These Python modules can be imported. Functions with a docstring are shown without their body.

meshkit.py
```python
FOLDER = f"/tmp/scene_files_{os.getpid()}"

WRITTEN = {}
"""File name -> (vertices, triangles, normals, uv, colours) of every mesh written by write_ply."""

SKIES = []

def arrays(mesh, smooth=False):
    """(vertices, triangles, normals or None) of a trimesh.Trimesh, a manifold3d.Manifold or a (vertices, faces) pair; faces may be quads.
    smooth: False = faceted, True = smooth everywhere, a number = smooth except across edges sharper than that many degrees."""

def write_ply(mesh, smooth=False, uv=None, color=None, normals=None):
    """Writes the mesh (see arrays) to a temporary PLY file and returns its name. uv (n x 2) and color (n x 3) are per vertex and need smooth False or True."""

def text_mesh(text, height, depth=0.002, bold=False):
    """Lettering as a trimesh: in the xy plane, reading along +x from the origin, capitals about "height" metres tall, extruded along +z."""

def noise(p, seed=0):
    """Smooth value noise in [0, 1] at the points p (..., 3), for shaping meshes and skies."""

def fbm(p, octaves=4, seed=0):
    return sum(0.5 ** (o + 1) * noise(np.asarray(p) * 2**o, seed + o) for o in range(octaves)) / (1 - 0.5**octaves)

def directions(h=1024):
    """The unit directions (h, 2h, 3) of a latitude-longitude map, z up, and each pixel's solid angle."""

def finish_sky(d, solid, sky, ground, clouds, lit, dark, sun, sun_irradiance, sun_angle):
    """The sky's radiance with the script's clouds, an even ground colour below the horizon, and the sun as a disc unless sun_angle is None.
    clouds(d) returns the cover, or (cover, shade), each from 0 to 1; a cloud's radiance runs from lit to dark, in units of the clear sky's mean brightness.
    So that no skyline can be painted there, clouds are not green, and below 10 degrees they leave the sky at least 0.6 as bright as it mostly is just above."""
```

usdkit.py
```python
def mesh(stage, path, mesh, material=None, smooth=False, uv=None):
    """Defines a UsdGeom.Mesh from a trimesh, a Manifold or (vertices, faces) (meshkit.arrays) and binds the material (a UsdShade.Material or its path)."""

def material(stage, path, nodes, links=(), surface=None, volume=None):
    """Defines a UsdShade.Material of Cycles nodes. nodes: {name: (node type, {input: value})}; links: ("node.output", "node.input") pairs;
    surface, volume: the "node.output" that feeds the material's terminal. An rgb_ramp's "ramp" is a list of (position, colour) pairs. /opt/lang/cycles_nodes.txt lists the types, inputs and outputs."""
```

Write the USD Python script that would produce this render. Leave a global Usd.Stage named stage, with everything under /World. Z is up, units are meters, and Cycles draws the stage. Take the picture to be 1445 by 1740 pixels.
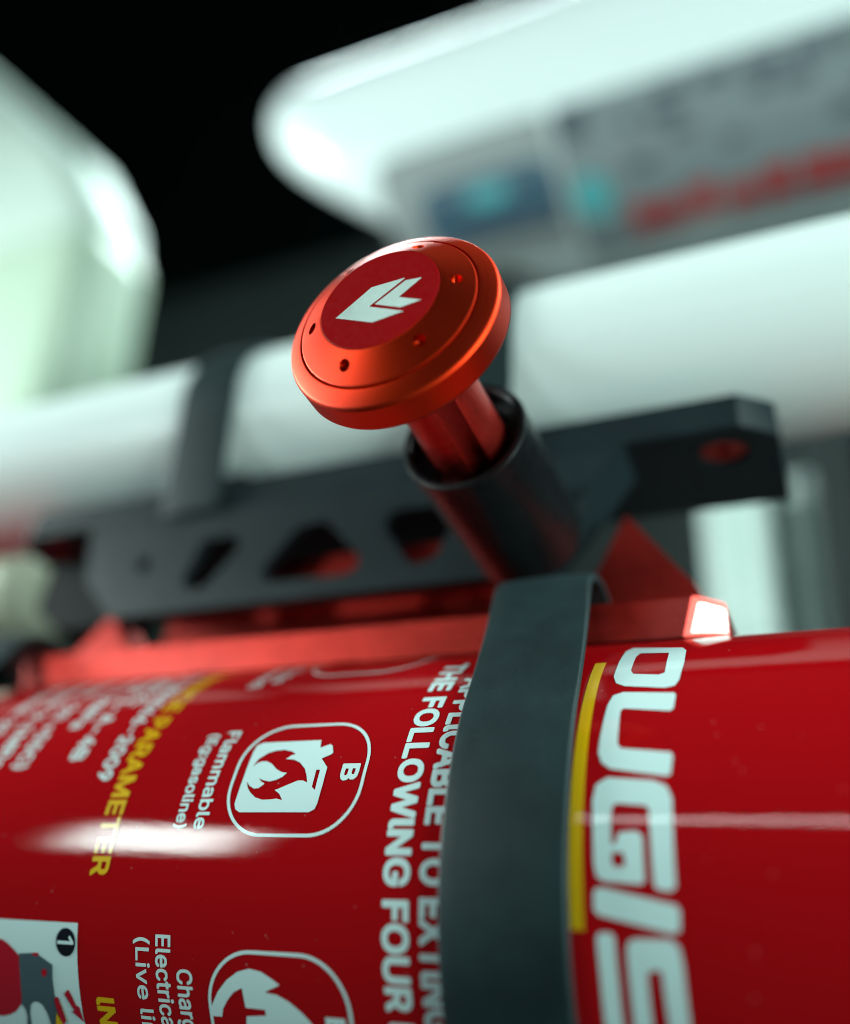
import math, random
import numpy as np, trimesh, manifold3d as m3, usdkit, meshkit
from shapely.geometry import Polygon, Point, box, MultiPolygon
from shapely.ops import unary_union
from shapely import affinity
from pxr import Usd, UsdGeom, UsdLux, UsdShade, Gf, Sdf

stage = Usd.Stage.CreateInMemory()
UsdGeom.SetStageUpAxis(stage, UsdGeom.Tokens.z)
UsdGeom.SetStageMetersPerUnit(stage, 1.0)
world = UsdGeom.Xform.Define(stage, '/World').GetPrim()
stage.SetDefaultPrim(world)
LOOKS = '/World/Looks'
UsdGeom.Scope.Define(stage, LOOKS)
random.seed(4); rng = np.random.default_rng(4)

# ------------------------------------------------------------------ camera
R = 0.05                                   # radius of the red extinguisher; its axis is the world X axis
FOCAL = 39.89
cam = UsdGeom.Camera.Define(stage, '/World/camera')
cam.CreateHorizontalApertureAttr(36.0); cam.CreateVerticalApertureAttr(36.0 * 1024 / 850)
cam.CreateHorizontalApertureOffsetAttr(-0.075); cam.CreateVerticalApertureOffsetAttr(-0.07)
cam.CreateFocalLengthAttr(FOCAL); cam.CreateFStopAttr(4.0); cam.CreateFocusDistanceAttr(0.1715)
cam.CreateClippingRangeAttr(Gf.Vec2f(0.005, 50)); cam.CreateExposureAttr(0.0)
right, down, fwd = np.array([.9103, .4129, .0295]), np.array([-.1307, .3544, -.9259]), np.array([-.3927, .8390, .3766])
fwd /= np.linalg.norm(fwd); right -= fwd * (right @ fwd); right /= np.linalg.norm(right); down = np.cross(fwd, right)
CAM = np.array([0, -4.0008 * R, 0.0])
m = np.eye(4); m[0, :3], m[1, :3], m[2, :3], m[3, :3] = right, -down, -fwd, CAM
UsdGeom.Xformable(cam).AddTransformOp().Set(Gf.Matrix4d(m.tolist()))

# ------------------------------------------------------------------ light: the lamps of the room, two added fills and a faint ambience
M = {}
def mat(name, nodes, links=(), surface='p.BSDF'):
    M[name] = usdkit.material(stage, f'{LOOKS}/{name}', nodes, links, surface=surface); return M[name]
mat('room_ambience', {'b': ('background_shader', {'color': (0.55, 0.8, 0.85), 'strength': 0.05})}, surface='b.background')
dome = UsdLux.DomeLight.Define(stage, '/World/sky'); dome.CreateIntensityAttr(1.0)
UsdShade.MaterialBindingAPI.Apply(dome.GetPrim()).Bind(M['room_ambience'])
dome.GetPrim().SetCustomDataByKey('kind', 'structure')
def lamp(name, pos, target, w, h, power, color):
    l = UsdLux.RectLight.Define(stage, f'/World/{name}')
    l.CreateWidthAttr(w); l.CreateHeightAttr(h); l.CreateIntensityAttr(power); l.CreateColorAttr(Gf.Vec3f(*color)); l.CreateNormalizeAttr(False)
    z = np.array(pos, float) - np.array(target, float); z /= np.linalg.norm(z)
    x = np.cross([0, 0, 1.0], z); x = x / np.linalg.norm(x) if np.linalg.norm(x) > 1e-6 else np.array([1.0, 0, 0]); y = np.cross(z, x)
    a = np.eye(4); a[0, :3], a[1, :3], a[2, :3], a[3, :3] = x, y, z, pos
    UsdGeom.Xformable(l).AddTransformOp().Set(Gf.Matrix4d(a.tolist()))
def dirv(az, el):                          # azimuth from the camera's side (-Y) towards +X
    a, e = math.radians(az), math.radians(el)
    return np.array([math.sin(a) * math.cos(e), -math.cos(a) * math.cos(e), math.sin(e)])
B0 = np.array([-.125, -.048, .01])
lamp('softbox_lamp', B0 + .95 * dirv(-41.5, 16.5), B0, .165, .155, 27, (.82, 1.0, .96))
B1 = np.array([-.03, -.045, .012])
lamp('tube_lamp', B1 + 1.3 * dirv(-6, 30.5), B1, .50, .007, 64, (.85, 1.0, 1.0))
lamp('ceiling_lamp', (-.50, 1.15, 1.60), (-.30, .34, .5), .9, .5, 46, (.80, 1.0, .97))
lamp('canister_fill_lamp', (1.0, .10, 1.25), (-.20, .34, .5), .5, .5, 27, (.80, 1.0, .97))  # added fill to brighten the canister, no real ceiling fitting
lamp('left_fill_lamp', (-1.25, -.18, .37), (-.14, -.03, .03), .30, .36, 66, (.84, 1.0, .96))  # added fill for the left of the bottle, set outside its reflections
lamp('side_lamp', (.64, -.25, .07), (-.10, 0.0, .06), .36, .36, 18, (.74, 1.0, .93))
PRINT = {
  'can': [(50.84,-107.2),(50.8,-100.59),(50.76,-94.3),(52.59,-93.83),(51.84,-91.97),(52.15,-91.35),(53.79,-90.66),(54.22,-91.02),(55.02,-92.72),(56.96,-90.88),(60.53,-90.81),(63.99,-90.99),(65.07,-91.34),(65.6,-92.44),(65.56,-99.68),(65.53,-107.3),(64.97,-108.34),(63.95,-108.85),(58.76,-108.67),(53.0,-108.71),(51.45,-108.43)],
  'can_flame': [(56.39,-107.44),(54.7,-106.77),(53.41,-105.14),(52.86,-103.49),(52.76,-101.66),(53.18,-99.9),(53.85,-98.73),(54.09,-99.56),(54.9,-100.56),(55.09,-98.66),(55.78,-97.12),(57.08,-95.64),(58.57,-94.77),(59.96,-94.22),(59.56,-95.22),(59.54,-96.37),(60.29,-98.17),(61.07,-99.97),(61.34,-100.79),(62.12,-99.52),(63.33,-98.58),(63.02,-99.89),(63.16,-101.38),(63.21,-102.92),(62.74,-104.63),(61.68,-106.16),(60.73,-107.02),(59.51,-107.59),(60.37,-106.74),(60.99,-105.47),(60.89,-104.45),(60.03,-103.44),(59.58,-104.38),(58.88,-105.1),(59.34,-103.94),(59.61,-102.53),(59.28,-101.08),(58.7,-99.98),(57.93,-99.26),(57.7,-100.59),(57.05,-101.87),(55.86,-103.37),(55.3,-104.65),(55.27,-105.73),(55.63,-106.66)],
  'can_slot': [(57.4,-93.05),(57.42,-92.24),(61.47,-92.15),(60.84,-92.96)],
  'flame2': [(100.2,-111.16),(98.09,-110.42),(95.82,-108.97),(93.72,-106.86),(92.24,-104.49),(91.6,-102.04),(91.96,-99.67),(93.0,-97.57),(93.92,-96.03),(94.62,-97.72),(95.31,-99.24),(95.58,-96.75),(96.6,-94.38),(98.22,-92.13),(99.89,-90.48),(102.6,-89.76),(103.98,-104.31),(99.67,-103.45),(99.25,-99.42),(98.24,-99.45),(98.18,-103.43),(94.87,-103.79),(95.65,-105.55),(97.23,-107.18),(98.7,-108.23),(100.15,-108.67)],
  'body': [(89.47,-164.34),(89.31,-160.8),(89.49,-159.7),(89.9,-158.82),(91.02,-157.08),(92.15,-155.59),(95.19,-155.47),(99.58,-155.67),(101.56,-156.2),(103.2,-158.11),(103.93,-159.83),(104.33,-161.46),(104.76,-166.45)],
  'handle': [(91.77,-155.48),(91.53,-152.18),(91.88,-150.29),(92.54,-148.86),(93.41,-147.04),(96.2,-147.19),(99.12,-147.11),(100.85,-147.04),(104.83,-146.8),(106.82,-147.21),(107.05,-149.55),(105.05,-149.34),(102.99,-149.6),(101.27,-150.44),(100.64,-151.55),(100.73,-152.83),(101.53,-153.75),(103.05,-154.23),(105.52,-154.51),(107.58,-154.98),(107.71,-156.31),(103.96,-155.11),(102.63,-155.18),(101.37,-155.94),(99.58,-155.67),(95.19,-155.47)],
  'knobred': [(91.83,-152.18),(91.43,-151.75),(91.37,-150.49),(91.88,-150.29),(92.07,-151.14)],
  'dot': [(94.85,-149.84),(94.38,-149.49),(94.17,-149.06),(94.33,-148.61),(94.84,-148.43),(95.46,-148.72),(95.75,-149.21),(95.57,-149.67)],
  'lever': [(99.76,-147.23),(99.38,-146.74),(99.21,-146.2),(101.53,-145.55),(103.76,-145.08),(104.75,-145.96),(103.72,-146.49),(101.65,-147.01)],
  'tape': [(99.84,-146.26),(100.75,-145.68),(102.32,-145.32),(103.83,-144.93),(104.81,-146.59),(106.84,-147.42),(106.97,-148.7),(102.48,-147.3),(103.89,-146.54),(104.84,-145.99),(103.79,-145.04),(101.53,-145.55)],
  'arrow': [(98.63,-144.57),(97.71,-143.41),(98.81,-142.78),(100.62,-142.01),(100.85,-141.26),(103.87,-140.67),(103.16,-141.49),(101.98,-143.21),(101.62,-142.63)],
  'D': [(22.99,-38.45),(25.37,-28.81),(27.39,-27.89),(33.23,-27.63),(39.24,-27.99),(40.9,-28.58),(41.4,-30.24),(40.21,-37.33),(39.15,-39.01),(36.98,-39.75),(31.29,-39.71),(25.32,-39.41)],
  'Dh': [(27.16,-36.37),(28.03,-30.94),(36.58,-30.7),(37.15,-31.64),(36.39,-36.31),(35.05,-36.91),(28.98,-36.88)],
  'U': [(41.97,-37.37),(42.91,-28.43),(43.69,-28.23),(46.87,-28.41),(47.37,-28.95),(46.29,-36.87),(46.96,-37.29),(53.81,-37.16),(54.84,-36.62),(55.89,-28.5),(56.59,-28.13),(59.86,-28.44),(60.09,-29.1),(58.63,-38.02),(57.55,-39.5),(55.65,-40.22),(52.52,-40.16),(45.38,-39.71),(42.79,-39.03)],
  'G': [(60.13,-38.41),(60.77,-31.09),(61.67,-29.09),(63.63,-28.22),(76.55,-28.13),(77.23,-28.83),(77.01,-30.78),(76.24,-31.28),(65.62,-31.72),(64.86,-32.16),(64.46,-36.78),(64.91,-37.4),(66.27,-37.65),(73.54,-37.48),(73.94,-37.09),(74.0,-35.78),(73.5,-35.46),(71.86,-35.73),(71.96,-37.05),(71.46,-37.18),(68.9,-36.37),(68.68,-33.72),(69.53,-32.77),(75.87,-32.62),(76.36,-33.15),(76.08,-38.68),(75.42,-39.9),(73.58,-40.27),(63.96,-40.65),(61.33,-40.21)],
  'I': [(77.04,-40.03),(77.01,-38.71),(79.07,-28.21),(79.82,-27.73),(82.5,-27.95),(82.92,-28.92),(80.82,-39.75),(80.05,-40.46),(77.66,-40.41)],
  'S': [(83.18,-39.89),(83.11,-38.16),(83.67,-37.55),(90.09,-37.47),(95.56,-37.47),(98.07,-37.25),(98.2,-35.94),(94.7,-35.81),(85.34,-35.85),(84.36,-35.6),(83.82,-34.8),(83.7,-29.39),(84.59,-28.25),(87.22,-27.9),(94.78,-27.85),(100.07,-28.0),(100.33,-30.51),(95.02,-30.81),(88.15,-31.04),(87.79,-31.41),(88.07,-32.88),(88.66,-33.15),(94.5,-33.19),(100.6,-33.19),(101.18,-38.87),(98.29,-39.64),(95.78,-40.16),(89.46,-40.14),(83.98,-40.29)],
}
# ------------------------------------------------------------------ helpers
V = lambda *a: tuple(float(x) for x in a)
used = {}
def numbered(parent, name):
    k = (parent, name); n = used.get(k, 0); used[k] = n + 1
    return f'{parent}/{name}' if n == 0 else f'{parent}/{name}_{n:03d}'
def tag(prim, label=None, cat=None, group=None, kind=None):
    for k, v in (('label', label), ('category', cat), ('group', group), ('kind', kind)):
        if v: prim.SetCustomDataByKey(k, v)
    return prim
TILT = 12.0                                # the bracket leans back 12 degrees about the bottle's axis
def thing(name, label, cat, tilt=0.0, group=None, kind=None):
    x = UsdGeom.Xform.Define(stage, numbered('/World', name))
    if tilt: x.AddRotateXOp().Set(-tilt)
    return tag(x.GetPrim(), label, cat, group, kind)
def obj(name, mesh, material, parent=None, smooth=30, label=None):
    p = numbered(str(parent.GetPath()) if parent else '/World', name)
    prim = usdkit.mesh(stage, p, mesh, M[material], smooth=smooth).GetPrim()
    if label: tag(prim, label)
    return prim
def to_tm(man):
    q = man.to_mesh(); return trimesh.Trimesh(np.array(q.vert_properties)[:, :3], np.array(q.tri_verts), process=False)
def man(tm):
    tm.merge_vertices(); return m3.Manifold(m3.Mesh(np.asarray(tm.vertices, np.float32), np.asarray(tm.faces, np.uint32)))
def extrude_x(poly, x0, x1):               # poly in (y, z)
    t = trimesh.creation.extrude_polygon(poly, x1 - x0, engine='earcut'); v = t.vertices
    t.vertices = np.c_[v[:, 2] + x0, v[:, 0], v[:, 1]]; return t
def extrude_y(poly, y0, y1):               # poly in (x, z)
    t = trimesh.creation.extrude_polygon(poly, y1 - y0, engine='earcut'); v = t.vertices
    t.vertices = np.c_[v[:, 0], y1 - v[:, 2], v[:, 1]]; return t
def extrude_z(poly, z0, z1):
    t = trimesh.creation.extrude_polygon(poly, z1 - z0, engine='earcut'); t.vertices[:, 2] += z0; return t
def bevel_extrude(poly, d, c, n=2):
    """closed extrusion along +z from 0 to d whose top and bottom edges are chamfered by c"""
    cs = lambda g: m3.CrossSection([np.array(r.coords)[:-1] for q in getattr(g, 'geoms', [g]) for r in [q.exterior, *q.interiors]], m3.FillRule.EvenOdd)
    parts = []
    full, small = cs(poly), cs(poly.buffer(-c, join_style=2))
    k = m3.Manifold.extrude(full, d - 2 * c).translate([0, 0, c])
    a = m3.Manifold.extrude(small, d)
    mid = m3.Manifold.extrude(cs(poly.buffer(-c * .3, join_style=2)), d - .6 * c).translate([0, 0, .3 * c])
    return to_tm(k + a + mid)
def swap_y(t, y_front):                    # (x, y, depth) -> x, -depth.., z : face looks to -Y
    v = t.vertices; t.vertices = np.c_[v[:, 0], y_front + v[:, 2], v[:, 1]]; t.invert(); return t
def lathe(profile, n=128):                 # closed profile (r, h) revolved about z
    q = np.array(profile, float) * 1000.0
    q = q[np.r_[True, np.linalg.norm(np.diff(q, axis=0), axis=1) > 1e-6]]
    return to_tm(m3.CrossSection([q], m3.FillRule.EvenOdd).revolve(n).scale([.001] * 3))
def rounded(poly, r): return poly.buffer(-r).buffer(2 * r).buffer(-r) if r else poly
def rrect(x0, y0, x1, y1, r, n=12): return box(x0 + r, y0 + r, x1 - r, y1 - r).buffer(r, quad_segs=n)

# ------------------------------------------------------------------ materials
C = lambda r, g, b: (r, g, b)
# glossy red paint: clear coat with fine wiping scratches
def paint(name, color, rough=.32, coat=1.0, coat_rough=.015, wear=.07, spec=.06, dust=.35):
    dust_tint = tuple(min(.9, c * .6 + .25) for c in color)  # lightened base colour of the dust specks
    mat(name, {'g': ('geometry', {}),
               'map': ('mapping', {'scale': (60, 420, 420), 'rotation': (.3, .5, .6)}), 'n': ('noise_texture', {'scale': 3.0, 'detail': 6.0, 'roughness': .7}),
               'mr': ('map_range', {'from_min': .45, 'from_max': .75, 'to_min': coat_rough, 'to_max': coat_rough + wear, 'clamp': True}),
               'b': ('bump', {'strength': .04, 'distance': .0004}),
               'v': ('voronoi_texture', {'scale': 620.0, 'randomness': 1.0}), 'v2': ('noise_texture', {'scale': 240.0, 'detail': 2.0}),
               'd': ('map_range', {'from_min': .05, 'from_max': .15, 'to_min': dust, 'to_max': 0.0, 'clamp': True}),
               'd2': ('map_range', {'from_min': .60, 'from_max': .66, 'to_min': 0.0, 'to_max': 1.0, 'clamp': True}), 'dm': ('math', {'math_type': 'multiply'}),
               'col': ('mix_color', {'a': color, 'b': dust_tint}),
               'p': ('principled_bsdf', {'roughness': rough, 'coat_weight': coat, 'specular_ior_level': spec})},
        [('g.position', 'map.vector'), ('map.vector', 'n.vector'), ('n.fac', 'mr.value'), ('mr.result', 'p.coat_roughness'),
         ('g.position', 'v.vector'), ('g.position', 'v2.vector'), ('v.distance', 'd.value'), ('v2.fac', 'd2.value'), ('d.result', 'dm.value1'), ('d2.result', 'dm.value2'), ('dm.value', 'col.fac'), ('col.result', 'p.base_color'),
         ('n.fac', 'b.height'), ('b.normal', 'p.coat_normal')])
paint('red_paint', C(.37, .0022, .0045), .30, .85, .009, .08, .0, .6)
paint('white_print', C(.62, .80, .80)); paint('yellow_print', C(.72, .42, .004)); paint('black_print', C(.006, .007, .012))
paint('grey_print', C(.06, .10, .12)); paint('crimson_print', C(.42, .006, .02))
def metal(name, color, rough, scale=(900, 900, 60), bump=.12, spec=.5, metallic=1.0, coat=0.0, vary=.18, coat_rough=.3):
    mat(name, {'t': ('texture_coordinate', {}), 'map': ('mapping', {'scale': scale}), 'n': ('noise_texture', {'scale': 1.0, 'detail': 3.0}), 'nc': ('noise_texture', {'scale': 70.0, 'detail': 5.0, 'roughness': .65}),
               'cr': ('rgb_ramp', {'ramp': [(.3, tuple(c * (1 - vary) for c in color)), (.7, tuple(min(1, c * (1 + vary)) for c in color))]}),
               'mr': ('map_range', {'from_min': .3, 'from_max': .7, 'to_min': rough * .8, 'to_max': rough * 1.25, 'clamp': True}),
               'b': ('bump', {'strength': bump, 'distance': .0003}),
               'p': ('principled_bsdf', {'metallic': metallic, 'specular_ior_level': spec, 'coat_weight': coat, 'coat_roughness': coat_rough})},
        [('t.object', 'map.vector'), ('t.object', 'nc.vector'), ('nc.fac', 'cr.fac'), ('cr.color', 'p.base_color'), ('map.vector', 'n.vector'), ('n.fac', 'mr.value'), ('mr.result', 'p.roughness'), ('n.fac', 'b.height'), ('b.normal', 'p.normal')])
KC = (-.0685, -.0716, .0965); KA = (0.0, -.9781, .2079)     # knob centre and axis in the world
mat('orange_anodised', {'g': ('geometry', {}), 'sub': ('vector_math', {'math_type': 'subtract', 'vector2': KC}), 'cr': ('vector_math', {'math_type': 'cross_product', 'vector2': KA}),
        'nt': ('vector_math', {'math_type': 'normalize'}), 'len': ('vector_math', {'math_type': 'length'}), 'cx': ('combine_xyz', {'y': .3}), 'n': ('noise_texture', {'scale': 5200.0, 'detail': 2.0}),
        'mr': ('map_range', {'from_min': .3, 'from_max': .7, 'to_min': .38, 'to_max': .48, 'clamp': True}),
        'p': ('principled_bsdf', {'base_color': (.64, .032, .007), 'metallic': 1.0, 'anisotropic': .6, 'coat_weight': 0.0, 'coat_roughness': .22})},
    [('g.position', 'sub.vector1'), ('sub.vector', 'cr.vector1'), ('cr.vector', 'nt.vector1'), ('nt.vector', 'p.tangent'), ('cr.vector', 'len.vector1'), ('len.value', 'cx.x'), ('cx.vector', 'n.vector'), ('n.fac', 'mr.value'), ('mr.result', 'p.roughness')])
metal('red_anodised', C(.50, .030, .021), .36, (90, 2600, 2600), .4, .5, .9, .2, coat_rough=.2)
metal('glare_metal', C(.62, .64, .62), .46, (400, 400, 2500), .2, .5, 1.0)  # pale metal for the glare painted on the red bevel
metal('red_matte_print', C(.36, .003, .005), .5, (900, 900, 900), 0.0, .08, metallic=0.0, vary=.0)
metal('engraved_white', C(.72, .86, .80), .4, (1500, 300, 1500), .05, metallic=0.0)
metal('black_powder_coat', C(.012, .021, .025), .46, (2600, 2600, 2600), .25, .22, metallic=0.0)
metal('black_rubber', C(.005, .007, .008), .7, (900, 900, 900), .1, .1, metallic=0.0)
metal('black_steel', C(.005, .006, .007), .30, (700, 700, 200), .04, .3, metallic=0.0)
metal('strap_rubber', C(.010, .023, .026), .55, (3500, 3500, 3500), .14, .25, metallic=0.0, vary=.32)
paint('white_enamel', C(.78, .92, .87), .3, .6, .10, .06)
paint('cream_enamel', C(.48, .57, .52), .5, .12, .14, .05)
paint('satin_white', C(.88, .97, .95), .4, .35, .22, .06); paint('bright_enamel', C(.80, .88, .88), .3, .6, .10, .06); paint('pale_label', C(.32, .35, .35)); paint('pale_green_enamel', C(.39, .49, .39), .4, .3, .15, .05); paint('dull_cream', C(.36, .38, .29), .4, .3, .15, .05); paint('pink_print', C(.55, .06, .13)); paint('label_grey', C(.22, .255, .27)); paint('label_blue', C(.06, .12, .17)); paint('label_teal', C(.10, .42, .45)); paint('label_dark', C(.09, .105, .13)); paint('label_red', C(.42, .05, .05))
mat('dark_wall', {'g': ('geometry', {}), 'n': ('noise_texture', {'scale': 1.5, 'detail': 4.0}), 'r': ('rgb_ramp', {'ramp': [(.3, (.004, .007, .007)), (.7, (.008, .013, .012))]}), 'p': ('principled_bsdf', {'roughness': .9, 'specular_ior_level': 0.0})},
    [('g.position', 'n.vector'), ('n.fac', 'r.fac'), ('r.color', 'p.base_color')])
metal('aluminium', C(.62, .72, .69), .45, (60, 60, 4), .03, metallic=.1)
metal('grey_panel', C(.008, .015, .0145), .6, (20, 20, 20), .03, metallic=0.0)

# ------------------------------------------------------------------ background: dark wall and the display uprights
w = trimesh.creation.box((12, .05, 10)); w.apply_translation((-2.0, 2.2, 3.0))
tag(obj('wall', w, 'dark_wall', smooth=False), kind='structure')

def post(x0, x1, y, depth, lip, label, material='aluminium'):
    t = thing('display_upright', label, 'upright', group='uprights of the display stand')
    # slotted aluminium profile: a body with grooves on its faces
    b = rrect(x0, y, x1, y + depth, .004)
    wdt = x1 - x0; g = box(x0 + wdt * .40, y - .01, x0 + wdt * .60, y + depth * .22)
    b2 = b.difference(g)
    obj('profile', extrude_z(b2, -.5, .30 + lip), material, t)
    obj('end_cap', extrude_z(rrect(x0 + .001, y + .001, x1 - .001, y + depth - .001, .004), .30 + lip, .304 + lip), 'black_powder_coat', t)
    return t
post(-.0915, -.0485, .50, .05, 0, 'pale aluminium upright behind the right end of the black bracket, leftmost of three', 'white_enamel')
post(-.034, -.013, .55, .03, .02, 'slim grey upright between the pale upright and the dark panel edge', 'aluminium')
post(.000, .060, .50, .05, .03, 'wide dark grey upright at the right edge of the photo', 'grey_panel')

# ------------------------------------------------------------------ bottles
def bottle_profile(r, length, shoulder, neck=.35, n=14):
    """(radius, x) from the tail (x=0) to the valve neck"""
    p = [(0, .004), (r * .55, .004), (r * .62, 0.0)]
    for k in range(1, n + 1):
        a = k / n * math.pi / 2; p.append((r * .62 + r * .38 * math.sin(a), r * .30 * (1 - math.cos(a))))
    p.append((r, length - shoulder))
    for k in range(1, n + 1):
        a = k / n * math.pi / 2; p.append((r * neck + r * (1 - neck) * math.cos(a), length - shoulder + shoulder * math.sin(a)))
    p += [(r * neck, length + r * .3), (0, length + r * .3)]
    return p
def along_x(t, x0, flip=False):
    v = t.vertices; 
    t.vertices = np.c_[x0 + (-v[:, 2] if flip else v[:, 2]), v[:, 0], v[:, 1]]
    if t.volume < 0: t.invert()
    return t
def wrap(poly, r, step=.0012, lift=.00008, cy=0.0, cz=0.0, tilt0=0.0):
    """poly in (s, X), s = arc length from the top towards the camera, laid on a cylinder of radius r about X as a thin printed film"""
    poly = poly.buffer(0); out = []
    s0, _, s1, _ = poly.bounds; n = max(1, int(math.ceil((s1 - s0) / step)))
    e = np.linspace(s0, s1, n + 1)
    for a, b in zip(e[:-1], e[1:]):
        g = poly.intersection(box(a, -9, b, 9))
        for q in getattr(g, 'geoms', [g]):
            if q.geom_type != 'Polygon' or q.area < 1e-11: continue
            v, f = trimesh.creation.triangulate_polygon(q, engine='earcut')
            if len(f): out.append(trimesh.Trimesh(np.c_[v, np.zeros(len(v))], f, process=False))
    t = trimesh.util.concatenate(out); t.merge_vertices(digits_vertex=8)
    ph = t.vertices[:, 0] / r + tilt0; X = t.vertices[:, 1].copy()
    t.vertices = np.c_[X, cy - (r + lift) * np.sin(ph), cz + (r + lift) * np.cos(ph)]
    nrm = np.c_[np.zeros(len(ph)), -np.sin(ph), np.cos(ph)]
    if len(t.faces) and (t.face_normals * nrm[t.faces[:, 0]]).sum() < 0: t.invert()
    return t
def lettering(text, bold=True):
    t = meshkit.text_mesh(text, 1.0, .05, bold)
    top = np.abs(t.triangles[:, :, 2] - .05).max(1) < 1e-6
    return unary_union([Polygon(q[:, :2]).buffer(1e-5) for q in t.triangles[top]])
def line(text, s0, s1, X0, X1, bold=True, fat=0.0, slant=0.0):
    """text set between s0 and s1 (mm along the girth), capitals from X0 to X1 (mm along the bottle)"""
    p = lettering(text.replace('I', 'l') if text.upper() == text else text, bold)
    x0, _, x1, _ = p.bounds
    p = affinity.affine_transform(p, [(s1 - s0) / (x1 - x0) / 1e3, 0, 0, (X1 - X0) / 1e3, (s0 - x0 * (s1 - s0) / (x1 - x0)) / 1e3, X0 / 1e3])
    return p.buffer(fat / 1e3) if fat else p
def shape(key, smooth=.0): return rounded(Polygon(np.array(PRINT[key]) / 1e3).buffer(0), smooth / 1e3)

ext = thing('fire_extinguisher', 'glossy red fire extinguisher lying level with white and yellow printing, in the foreground', 'fire extinguisher')
prof = bottle_profile(R, .460, .045)
obj('bottle', along_x(lathe(prof, 220), -.385), 'red_paint', ext, smooth=35)
def printed(name, poly, material, label=None, lift=.00008, step=.0012):
    return obj(name, wrap(poly, R, step, lift), material, ext, smooth=True, label=label)
# brand word, rounded block capitals
for k, hole in (('D', 'Dh'), ('U', None), ('G', None), ('I', None), ('S', None)):
    g = shape(k, .35)
    if hole: g = g.difference(shape(hole, .3))
    printed('brand_letter', g, 'white_print', f'white block letter {k} of the brand word')
printed('brand_letter', Polygon(np.array([(101, -38.5), (103.5, -38.3), (103.5, -30.5), (108, -30.2), (108, -27.5), (96.8, -28.5), (96.8, -31.2), (101, -31)]) / 1e3), 'white_print', 'white block letter T of the brand word')
printed('yellow_stripe', box(.031, -.0442, .083, -.0421), 'yellow_print', 'thin yellow stripe beside the brand word')
W = 'white_print'
printed('lettering', line('APPLICABLE TO EXTINGUISH', 34.0, 113, -69.1, -64.7, True, .16), W, 'bold white line APPLICABLE TO EXTINGUISH')
printed('lettering', line('THE FOLLOWING FOUR IN', 26.0, 104.3, -75.8, -71.5, True, .16), W, 'bold white line THE FOLLOWING FOUR IN')
def pill(s0):
    a = rrect(s0 / 1e3, -.1112, (s0 + 23.5) / 1e3, -.0825, .0095, 16)
    return a.difference(a.buffer(-.00062))
for s0, lab in ((46.5, 'white rounded frame round the B pictogram'), (88.6, 'white rounded frame at the bottom edge'), (4.2, 'white rounded frame half under the bracket')):
    printed('pictogram_frame', pill(s0), W, lab)
printed('fuel_can_pictogram', shape('can', .12).difference(shape('can_flame', .02)).difference(shape('can_slot')), W, 'white fuel can with a red flame cut out', step=.0008)
printed('lettering', line('B', 56.4, 59.6, -87.5, -84.2, True, .12), W, 'white letter B')
printed('lettering', line('E', 98.7, 101.8, -87.5, -84.2, True, .12), W, 'white letter below the frame')
printed('flame_pictogram', shape('flame2', .08), W, 'white flame with a plug cut out')
printed('lettering', line('Flammable', 47.6, 68.6, -116.8, -114.0, False, .10), W, 'white word Flammable')
printed('lettering', line('(Eg:gasoline)', 48.2, 68.4, -121.2, -118.8, False, .10), W, 'white words Eg:gasoline in brackets')
printed('lettering', line('Charged', 92.6, 108, -117.6, -114.4, False, .10), W, 'white word Charged')
printed('lettering', line('Electrical fires', 87.0, 114, -122.2, -119.0, False, .10), W, 'white words Electrical fires')
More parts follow.
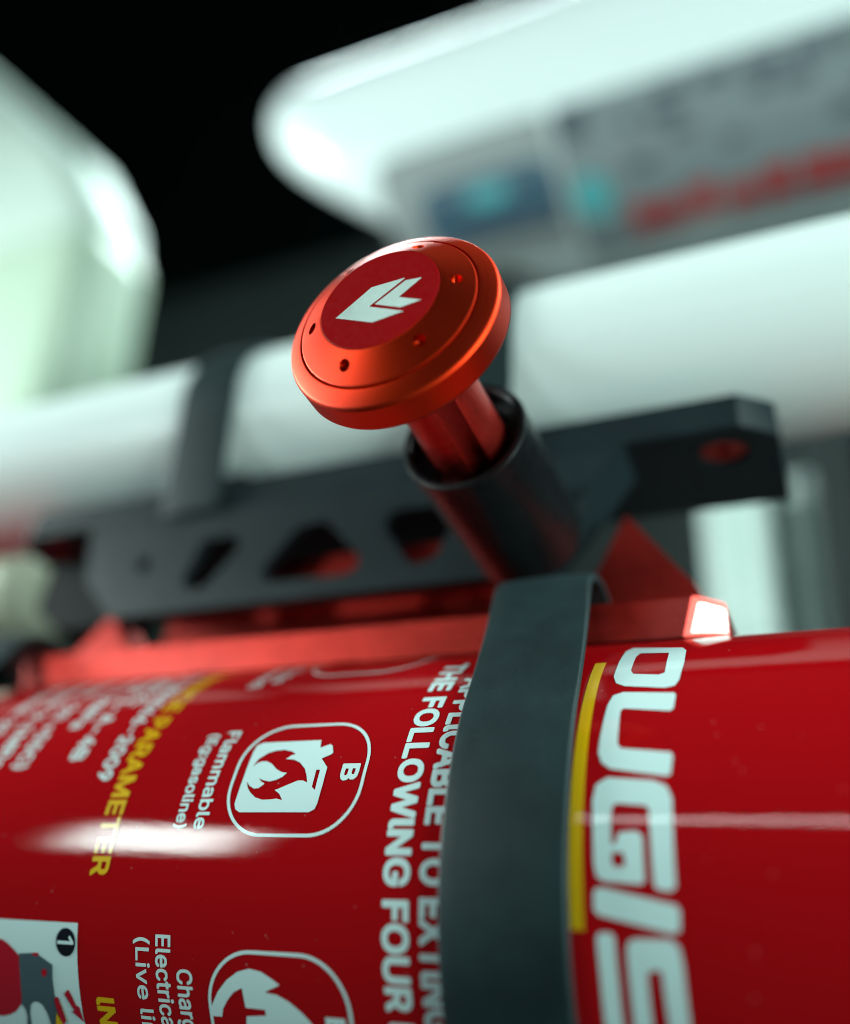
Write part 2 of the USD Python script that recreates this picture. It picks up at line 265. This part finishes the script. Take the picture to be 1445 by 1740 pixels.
printed('lettering', line('(Live lines)', 87.6, 112, -126.8, -123.8, False, .08), W, 'white words Live lines in brackets')
printed('lettering', line('Solids', 12, 29.5, -116.8, -114.0, False, .10), W)
printed('lettering', line('(Eg:wood)', 12, 31.5, -121.6, -118.8, False, .10), W)
Yp = 'yellow_print'
printed('lettering', line('PERFORMANCE PARAMETER', -3.5, 77.0, -139.1, -135.0, False, .20), Yp, 'yellow line PERFORMANCE PARAMETER')
printed('lettering', line('INSTRUCTIONS', 98.8, 142, -136.8, -132.9, True, .10), Yp, 'yellow word INSTRUCTIONS')
printed('lettering', line('Standard: GB4066-2009', 4, 58.6, -145.0, -141.6, True, .05), W)
printed('lettering', line('Rating: 1-A-4B', 14, 53.5, -155.6, -151.8, True, .05), W)
printed('lettering', line('Agent: water base 2L', -4, 36.5, -150.3, -147.0, True, .05), W)
printed('lettering', line('Drive gas pressure 1.2MPa', -16, 44.0, -162.2, -158.8, True, .05), W)
printed('lettering', line('Temperature: -20 +55C)', 2, 55.2, -170.6, -167.0, True, .05), W)
printed('lettering', line('Test pressure: 2.1MPa', 2, 54.8, -178.0, -174.4, True, .05), W)
printed('lettering', line('Discharge time: 20s', 2, 48, -186.0, -182.4, True, .05), W)
# instruction panel with its numbered drawing
pan = printed('instruction_panel', box(.0857, -.185, .125, -.1408), W, 'white panel with the first instruction drawing')
printed('number_disc', affinity.scale(Point(.0892, -.1436).buffer(.0024, 24), 1.06, 1.0), 'black_print', 'black disc with a white 1', .00016)
printed('lettering', Polygon(np.array([(88.95, -145.6), (89.55, -145.6), (89.55, -141.6), (89.05, -141.6), (87.95, -142.5), (88.3, -142.9), (88.95, -142.4)]) / 1e3), W, 'white numeral 1', .00024)
printed('drawing_bottle', shape('body'), 'crimson_print', None, .00016)
printed('drawing_handle', shape('handle'), 'grey_print', None, .00020)
for k, mm in (('knobred', 'crimson_print'), ('dot', 'crimson_print'), ('tape', 'yellow_print'), ('arrow', 'crimson_print')):
    printed('drawing_mark', shape(k), mm, None, .00026)
printed('drawing_mark', shape('lever'), 'crimson_print', None, .00032)

# ------------------------------------------------------------------ red bracket strapped to the bottle (local frame: x along the bottle, -y to the camera, z up, leaning back)
redb = thing('mounting_bracket', 'red anodised saddle bracket strapped on top of the red extinguisher', 'bracket', TILT)
xs0, xs1, c = -.2165, -.0225, .008
plan = Polygon([(xs0, -.0225), (xs1, -.0225), (xs1, .0225 - c), (xs1 - c, .0225), (xs0 + c, .0225), (xs0, .0225 - c)])
slab = man(bevel_extrude(plan, .0545 - .030, .0006).apply_translation((0, 0, .030)))
cut = man(along_x(lathe([(0, 0), (R + .0005, 0), (R + .0005, .3), (0, .3)], 200), -.27))
lows = man(trimesh.creation.box((.4, .1, .0453 * 2)).apply_translation((-.12, 0, 0)))
sect = Polygon([(-.0226, .0546), (-.0224, .0540), (-.0213, .0440), (.0213, .0440), (.0226, .0546)])
plate = (slab ^ man(extrude_x(sect, xs0 - .01, xs1 + .01))) - cut - lows
for hx in (-.150, -.108):                 # screw recesses along the underside edge
    plate = plate - man(trimesh.creation.cylinder(.004, .004, sections=32).apply_translation((hx, -.0235, .0440)))
for nrm, p0 in (((.635, -.735, -.238), (-.0300, -.0222, .0495)), ((-.635, -.735, -.238), (-.2090, -.0222, .0495))):
    nrm = np.array(nrm); plate = plate.trim_by_plane((-nrm).tolist(), float(-nrm @ np.array(p0)))
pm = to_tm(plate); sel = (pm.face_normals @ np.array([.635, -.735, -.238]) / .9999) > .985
glare = pm.submesh([np.nonzero(sel)[0]], append=True); glare.vertices += np.array([.635, -.735, -.238]) * .00008
cb = glare.vertices.mean(0); glare.vertices = cb + (glare.vertices - cb) * np.array([.80, .80, .72]) + np.array([.0004, .0004, -.0004])  # bevel face copied and shrunk to the outline of the lamp glare
obj('saddle_plate', pm, 'red_anodised', redb, smooth=25)
ridge = Polygon([(.0048, .0545), (.0048, .0765), (-.0030, .0778), (-.0030, .0880), (.0085, .0880), (.0115, .064), (.0115, .0545)])
obj('ridge', extrude_x(ridge, -.1885, -.0712), 'red_anodised', redb, smooth=25)
obj('bevel_glare', glare, 'glare_metal', redb, smooth=False, label='pale film on the right bevel standing for lamp glare')
g1 = Polygon([(-.0620, .0546), (-.0465, .0889), (-.0300, .0665), (-.0245, .0546)])
obj('gusset', swap_y(bevel_extrude(g1, .012, .0005), -.0040), 'red_anodised', redb, smooth=25)
g2 = Polygon([(-.2180, .0546), (-.2030, .0738), (-.2000, .0738), (-.1840, .0546)])
obj('gusset', swap_y(bevel_extrude(g2, .012, .0005), -.006), 'red_anodised', redb, smooth=25)

# ------------------------------------------------------------------ straps round bottle and saddle
def band(poly_in, x0, x1, th, bulge=.0004, nx=9, skew=0.0):
    """closed band round a convex outline (y, z): thickness th, slightly crowned across its width"""
    g = poly_in.exterior; L = g.length; n = 260
    pts = np.array([g.interpolate(k / n * L).coords[0] for k in range(n)])
    d = np.roll(pts, -1, 0) - np.roll(pts, 1, 0); nr = np.c_[d[:, 1], -d[:, 0]]; nr /= np.linalg.norm(nr, axis=1)[:, None]
    if not poly_in.exterior.is_ccw: nr = -nr
    for _ in range(3): nr = (np.roll(nr, 1, 0) + 2 * nr + np.roll(nr, -1, 0)) / 4; nr /= np.linalg.norm(nr, axis=1)[:, None]
    prof = []
    r = th * .42
    for x in np.linspace(x0 + r, x1 - r, nx):
        u = (x - x0) / (x1 - x0) * 2 - 1; prof.append((x, th + bulge * (1 - u * u)))
    prof = [(x0, th * .5), (x0 + r * .3, th * .85)] + prof + [(x1 - r * .3, th * .85), (x1, th * .5), (x1 - r * .3, th * .12), (x1 - r, 0), (x0 + r, 0), (x0 + r * .3, th * .12)]
    prof = np.array(prof); k = len(prof); v = []
    for q, m_ in zip(pts, nr):
        v.append(np.c_[prof[:, 0] + skew * min(1, max(0, q[1] / .058)) ** 2, q[0] + m_[0] * prof[:, 1], q[1] + m_[1] * prof[:, 1]])
    v = np.concatenate(v); f = []
    for i in range(n):
        j = (i + 1) % n
        for a in range(k):
            b = (a + 1) % k; f += [(i * k + a, j * k + a, j * k + b), (i * k + a, j * k + b, i * k + b)]
    t = trimesh.Trimesh(v, f, process=False)
    if t.volume < 0: t.invert()
    return t
circ = Point(0, 0).buffer(R + .0004, 64)
hull = unary_union([circ, Point(-.0170, .0490).buffer(.0122, 32)]).convex_hull
s1 = thing('clamp_strap', 'dark grey rubber-coated strap wrapped round red extinguisher and saddle bracket, wide in the foreground', 'strap', TILT)
obj('band', band(hull, -.0655, -.0440, .0017, .0005, 9, -.0042), 'strap_rubber', s1, smooth=40)
def buckle(parent, x, y, z):
    h = trimesh.creation.cylinder(.0042, .020, sections=28); h.apply_transform(trimesh.transformations.rotation_matrix(math.pi / 2, (0, 1, 0))); h.apply_translation((x, y, z))
    obj('buckle', h, 'black_steel', parent, smooth=30)
buckle(s1, -.0553, .0545, .006)
s2 = thing('clamp_strap', 'dark grey strap at the left end of the red saddle, cut off by the edge', 'strap', TILT)
obj('band', band(hull, -.2335, -.2085, .0012, .0005), 'strap_rubber', s2, smooth=40); buckle(s2, -.221, .0545, .006)

# ------------------------------------------------------------------ black bracket above
blk = thing('clamp_bracket', 'black powder-coated channel bracket with cut-outs above the red saddle, holding the pin barrel', 'bracket', TILT)
YF, YB, ZU, ZT = -.0135, .0205, .1031, .1132
fx0, fx1, c = -.2490, -.0095, .008
fp = Polygon([(fx0 + c, YF), (fx1 - c, YF), (fx1, YF + c * .7), (fx1, YB), (fx0, YB), (fx0, YF + c * .7)])
for hx in (-.0225, -.2360): fp = fp.difference(affinity.scale(Point(hx, -.0035).buffer(.0047, 24), 1.2, .9))
for hx in (-.0225, -.2360):
    bu = extrude_z(affinity.scale(Point(hx, -.0035).buffer(.0045, 24), 1.2, .9).difference(Point(hx, -.0035).buffer(.0018, 16)), ZU + .0008, ZT - .001)
    obj('bushing', bu, 'red_anodised', blk, smooth=30)
obj('top_flange', bevel_extrude(fp, ZT - ZU, .0006).apply_translation((0, 0, ZU)), 'black_powder_coat', blk, smooth=25)
webp = Polygon([(-.2140, ZU), (-.0447, ZU), (-.0665, .0712), (-.0700, .0690), (-.1925, .0690), (-.1955, .0705), (-.2090, .0835)])
holes = [[(-170.4, 77.4), (-166.5, 91.2), (-153.0, 91.0), (-163.5, 76.8)], [(-145.0, 76.4), (-135.0, 90.5), (-126.9, 91.8), (-114.6, 79.0), (-116.4, 76)],
         [(-109.2, 91.8), (-90.0, 91.4), (-89.5, 86.7), (-93.0, 77.5), (-98.2, 76.2)]]
wp = webp
for h in holes: wp = wp.difference(rounded(Polygon(np.array(h) / 1e3), .0026).buffer(.0010))
bolt = Point(-.1872, .0862).buffer(.0024, 20)
wp2 = wp.difference(bolt)
obj('web', swap_y(bevel_extrude(wp2, .0042, .0005), YF - .0004), 'black_powder_coat', blk, smooth=25)
for a, b in (((-.0447, ZU), (-.0665, .0712)), ((-.2140, ZU), (-.2090, .0835))):   # slanting end walls that close the channel
    d = .0035 if a[0] > -.1 else -.0035
    q = Polygon([a, b, (b[0] - d, b[1]), (a[0] - d, a[1])])
    obj('end_wall', extrude_y(q.buffer(-.0001, join_style=2), YF + .0038, YF + .0150), 'black_powder_coat', blk, smooth=25)
eb = rounded(Polygon([(-.2445, ZU - .0001), (-.2085, ZU - .0001), (-.2085, .0770), (-.2330, .0770), (-.2445, .0860)]), .002)
obj('end_block', extrude_y(eb, .0020, .0200), 'black_rubber', blk, smooth=25)
bs = lathe([(0, 0), (.0021, 0), (.0021, .0016), (.0016, .0022), (0, .0022)], 24); v = bs.vertices; bs.vertices = np.c_[v[:, 0] - .1872, YF + .0022 - v[:, 2], v[:, 1] + .0862]
if bs.volume < 0: bs.invert()
obj('bolt', bs, 'black_steel', blk)
# barrel of the pin: a thin-walled tube standing out from the web
PX, PZ, KY = -.0685, .0795, -.0901        # axis of the pin, and the plane of the knob's rim
def on_axis(t):                            # lathe axis z -> towards the camera (-y)
    v = t.vertices; t.vertices = np.c_[v[:, 0] + PX, KY - v[:, 2], v[:, 1] + PZ]
    if t.volume < 0: t.invert()
    return t
h0, h1 = -.0352, -.0760                    # mouth and root, measured back from the knob's rim
r0, r1 = .01395, .01215
pb = [(0, h1), (r0, h1), (r0, h0 - .0007), (r0 - .0003, h0 - .0002), (r0 - .0008, h0), (r1 + .0003, h0), (r1, h0 - .0004), (r1, h0 - .0050), (.0088, h0 - .0056), (.0088, h0 - .028), (0, h0 - .028)]
obj('barrel', on_axis(lathe(pb, 120)), 'black_steel', blk, smooth=35)

# ------------------------------------------------------------------ pull pin with its knob
pin = thing('release_pin', 'red anodised pull pin with a round knob and white chevron emblem, in the black barrel', 'pull pin', TILT)
kp = [(0, -.0064), (.0199, -.0064), (.0207, -.0061), (.0210, -.0055), (.0210, -.0006), (.0208, -.0002), (.0204, .0002), (.0180, .00155), (.01785, .0016),
      (.01775, .00130), (.01750, .00130), (.01738, .0018), (.01720, .0020), (.01195, .00490), (.0117, .00495), (.0117, .00490), (0, .00490)]
kn = man(lathe(kp, 192))
tilt = math.atan2(.00315, .0056)
for a in (-172, -112, -52, 8, 68, 128):    # small drilled dimples on the slope
    a = math.radians(a)
    q = m3.Manifold.sphere(.00150, 32).scale([.82, .82, 1.25]).rotate([0, math.degrees(tilt), 0]).translate([.0145, 0, .0041]).rotate([0, 0, math.degrees(a)])
    kn = kn - q
obj('knob', on_axis(to_tm(kn)), 'orange_anodised', pin, smooth=22)
face = lathe([(0, .00470), (.01168, .00470), (.01168, .00500), (.0116, .00505), (0, .00505)], 120)
fc = obj('knob_face', on_axis(face), 'red_matte_print', pin, smooth=22)
for poly in ([(-8.33, -2.45), (-2.0, 3.45), (4.67, 3.8), (-1.8, -1.45), (5.57, -4.75), (-.41, -5.74)], [(-.62, -1.25), (4.85, 3.05), (8.0, 2.8), (3.94, -.85), (8.74, -2.95), (4.74, -3.61)]):
    e = bevel_extrude(Polygon(np.array(poly) / 1e3).buffer(-.00006).buffer(.00006), .00012, .00002); v = e.vertices
    e.vertices = np.c_[v[:, 0] + PX, KY - .00500 - v[:, 2], v[:, 1] + PZ]
    if e.volume < 0: e.invert()
    obj('emblem_chevron', e, 'engraved_white', fc, smooth=False, label='white chevron of the emblem on the knob')
st = m3.Manifold.cylinder(.062, .0086, .0086, 72)
for a in (-62, 28, 118, 208):              # milled flutes along the shaft
    a = math.radians(a)
    st = st - m3.Manifold.cube([.0044, .0046, .062], True).rotate([0, 0, math.degrees(a)]).translate([.0086 * math.cos(a), .0086 * math.sin(a), .031])
stm = to_tm(st.translate([0, 0, -.0064 - .062 + .0005]))
obj('shaft', on_axis(stm), 'red_anodised', pin, smooth=30)

# ------------------------------------------------------------------ white tube under two straps on the bracket
TY, TZ, TR = .0072, .1470, .0280
tube = thing('white_tube', 'glossy white round tube held by dark straps on top of the black bracket', 'tube', TILT)
tp = [(TR - .003, 0), (TR - .0005, 0), (TR, .0008), (TR, .9), (TR - .0005, .9008), (TR - .003, .9008), (TR - .003, 0)]
tt = lathe(tp, 160); v = tt.vertices; tt.vertices = np.c_[-.62 + v[:, 2], v[:, 0] + TY, v[:, 1] + TZ]
if tt.volume < 0: tt.invert()
obj('tube_body', tt, 'satin_white', tube, smooth=35)
sad = box(TY - .013, ZT + .0003, TY + .013, TZ).difference(Point(TY, TZ).buffer(TR + .0002, 64))
hull2 = unary_union([Point(TY, TZ).buffer(TR + .0005, 64), rrect(YF - .0009, ZU - .0004, YB + .0009, ZT + .0004, .0012)]).convex_hull
for x0, x1, lab in ((-.1853, -.1645, 'dark strap round the white tube, left of the knob'), (-.0960, -.0735, 'dark strap round the white tube, mostly behind the knob')):
    s = thing('tube_strap', lab, 'strap', TILT, None)
    obj('band', band(hull2, x0, x1, .0012, .0004), 'strap_rubber', s, smooth=40)
    pdd = thing('rubber_pad', 'black rubber pad between white tube and bracket under the ' + ('left' if x0 < -.1 else 'right') + ' strap', 'pad', TILT)
    obj('pad_body', extrude_x(sad, x0 + .001, x1 - .001), 'strap_rubber', pdd, smooth=30)

# ------------------------------------------------------------------ blurred white extinguishers further back
def big_bottle(label, r, x_end, cy, cz, material, to_right, length=.8, shoulder=.06, dome=.30, flat=.62, power=1.0):
    t = thing('white_extinguisher', label, 'fire extinguisher')
    p = [(0, .002), (r * flat * .9, .002), (r * flat, 0.0)]
    for k in range(1, 19):
        a = k / 18 * math.pi / 2; p.append((r * flat + r * (1 - flat) * math.sin(a) ** power, r * dome * (1 - math.cos(a) ** power)))
    p += [q for q in bottle_profile(r, length, shoulder) if q[1] > r * dome + .02]
    b = lathe(p, 140); v = b.vertices
    x = x_end + v[:, 2] if to_right else x_end - v[:, 2]
    b.vertices = np.c_[x, v[:, 0] + cy, v[:, 1] + cz]
    if b.volume < 0: b.invert()
    obj('bottle', b, material, t, smooth=35)
    return t
def polar(dist, el): return CAM[1] + dist * math.cos(math.radians(el)), dist * math.sin(math.radians(el))
y2, z2 = polar(.72, 44.0); r2 = .72 * math.sin(math.radians(7.8))
def hull_of(points, r, n=20):
    return to_tm(m3.Manifold.batch_hull([m3.Manifold.sphere(r, n).translate([float(c) for c in p]) for p in points]))
t2 = thing('white_canister', 'white canister with grey, blue and red label, end slanted to stand for its shaded lower side, behind the knob', 'canister')
ev, dv = np.array([-math.sin(math.radians(44)), math.cos(math.radians(44))]), np.array([math.cos(math.radians(44)), math.sin(math.radians(44))])
pts = []
for th in np.linspace(0, 2 * math.pi, 48, endpoint=False):
    c2 = np.array([y2, z2]) + (r2 - .03) * (math.cos(th) * ev + math.sin(th) * dv)
    pts += [(-.232 - .093 * math.cos(th), c2[0], c2[1]), (.70, c2[0], c2[1])]  # end slanted so the shape stands for shade on its lower left
obj('body', hull_of(pts, .03, 36), 'bright_enamel', t2, smooth=40)
def label2(name, g, material, lift=.0004):
    return obj(name, wrap(g, r2, .004, lift, y2, z2), material, t2, smooth=True)
label2('label', rrect(.2035, -.128, .312, .30, .004), 'label_grey')
label2('label', rrect(.2030, -.250, .300, -.130, .01), 'pale_label', .0002)
label2('label', rrect(.2290, -.225, .272, -.133, .012), 'label_blue', .0005)
label2('label_mark', affinity.scale(Point(.2425, -.178).buffer(.007, 20), .9, 2.2), 'label_teal', .0009)
label2('label_mark', affinity.scale(Point(.262, -.113).buffer(.012, 20), 1.25, 1.0), 'label_teal', .0009)
label2('label_mark', rrect(.264, -.215, .275, -.135, .003), 'label_dark', .0009)
label2('label_mark', rrect(.206, -.124, .226, -.108, .005), 'label_dark', .0009)
lr = random.Random(11)
for row, (sa, sb) in enumerate(((.210, .216), (.222, .228), (.234, .240), (.246, .252))):   # rows of dark print, unreadable
    x = -.095 + lr.random() * .02; gs = []
    while x < .28:
        wd = lr.uniform(.006, .022)
        if lr.random() < .62: gs.append(rrect(sa + lr.uniform(-.001, .001), x, sb + lr.uniform(0, .002), x + wd, .0015))
        x += wd + lr.uniform(.004, .012)
    for g in gs: label2('label_print', g, 'label_dark', .0008)
x = -.092; gs = []
while x < .28:
    wd = lr.uniform(.010, .018); gs.append(rrect(.272 + lr.uniform(-.004, .004), x, .296, x + wd, .002)); x += wd + lr.uniform(.002, .006)
for g in gs: label2('label_print', g, 'label_red', .0008)
hs = thing('white_housing', 'large pale housing with a slanting right corner, blurred at the upper left edge', 'housing')
up = [(-1.5, .98), (-.985, .985), (-.75, .745), (-.70, .66), (-.69, .56), (-1.5, .56)]
obj('upper_shell', hull_of([(x, y, z) for x, z in up for y in (.40, .43)], .035, 28), 'cream_enamel', hs, smooth=40)
lw = [(-1.5, .615), (-.690, .615), (-.689, .50), (-.71, .33), (-1.5, .33)]
obj('lower_cover', hull_of([(x, y, z) for x, z in lw for y in (.394, .436)], .035, 28), 'pale_green_enamel', hs, smooth=40)
big_bottle('small cream extinguisher end under the white tube at the left edge', .036, -.490, .25, .182, 'dull_cream', False, .5, .04, .5, .4)
bd = thing('back_panel', 'dim grey-green panel behind the uprights and the knob', 'panel')
obj('board', extrude_y(rrect(-1.3, -.5, .9, 1.02, .01), .95, .97), 'grey_panel', bd)
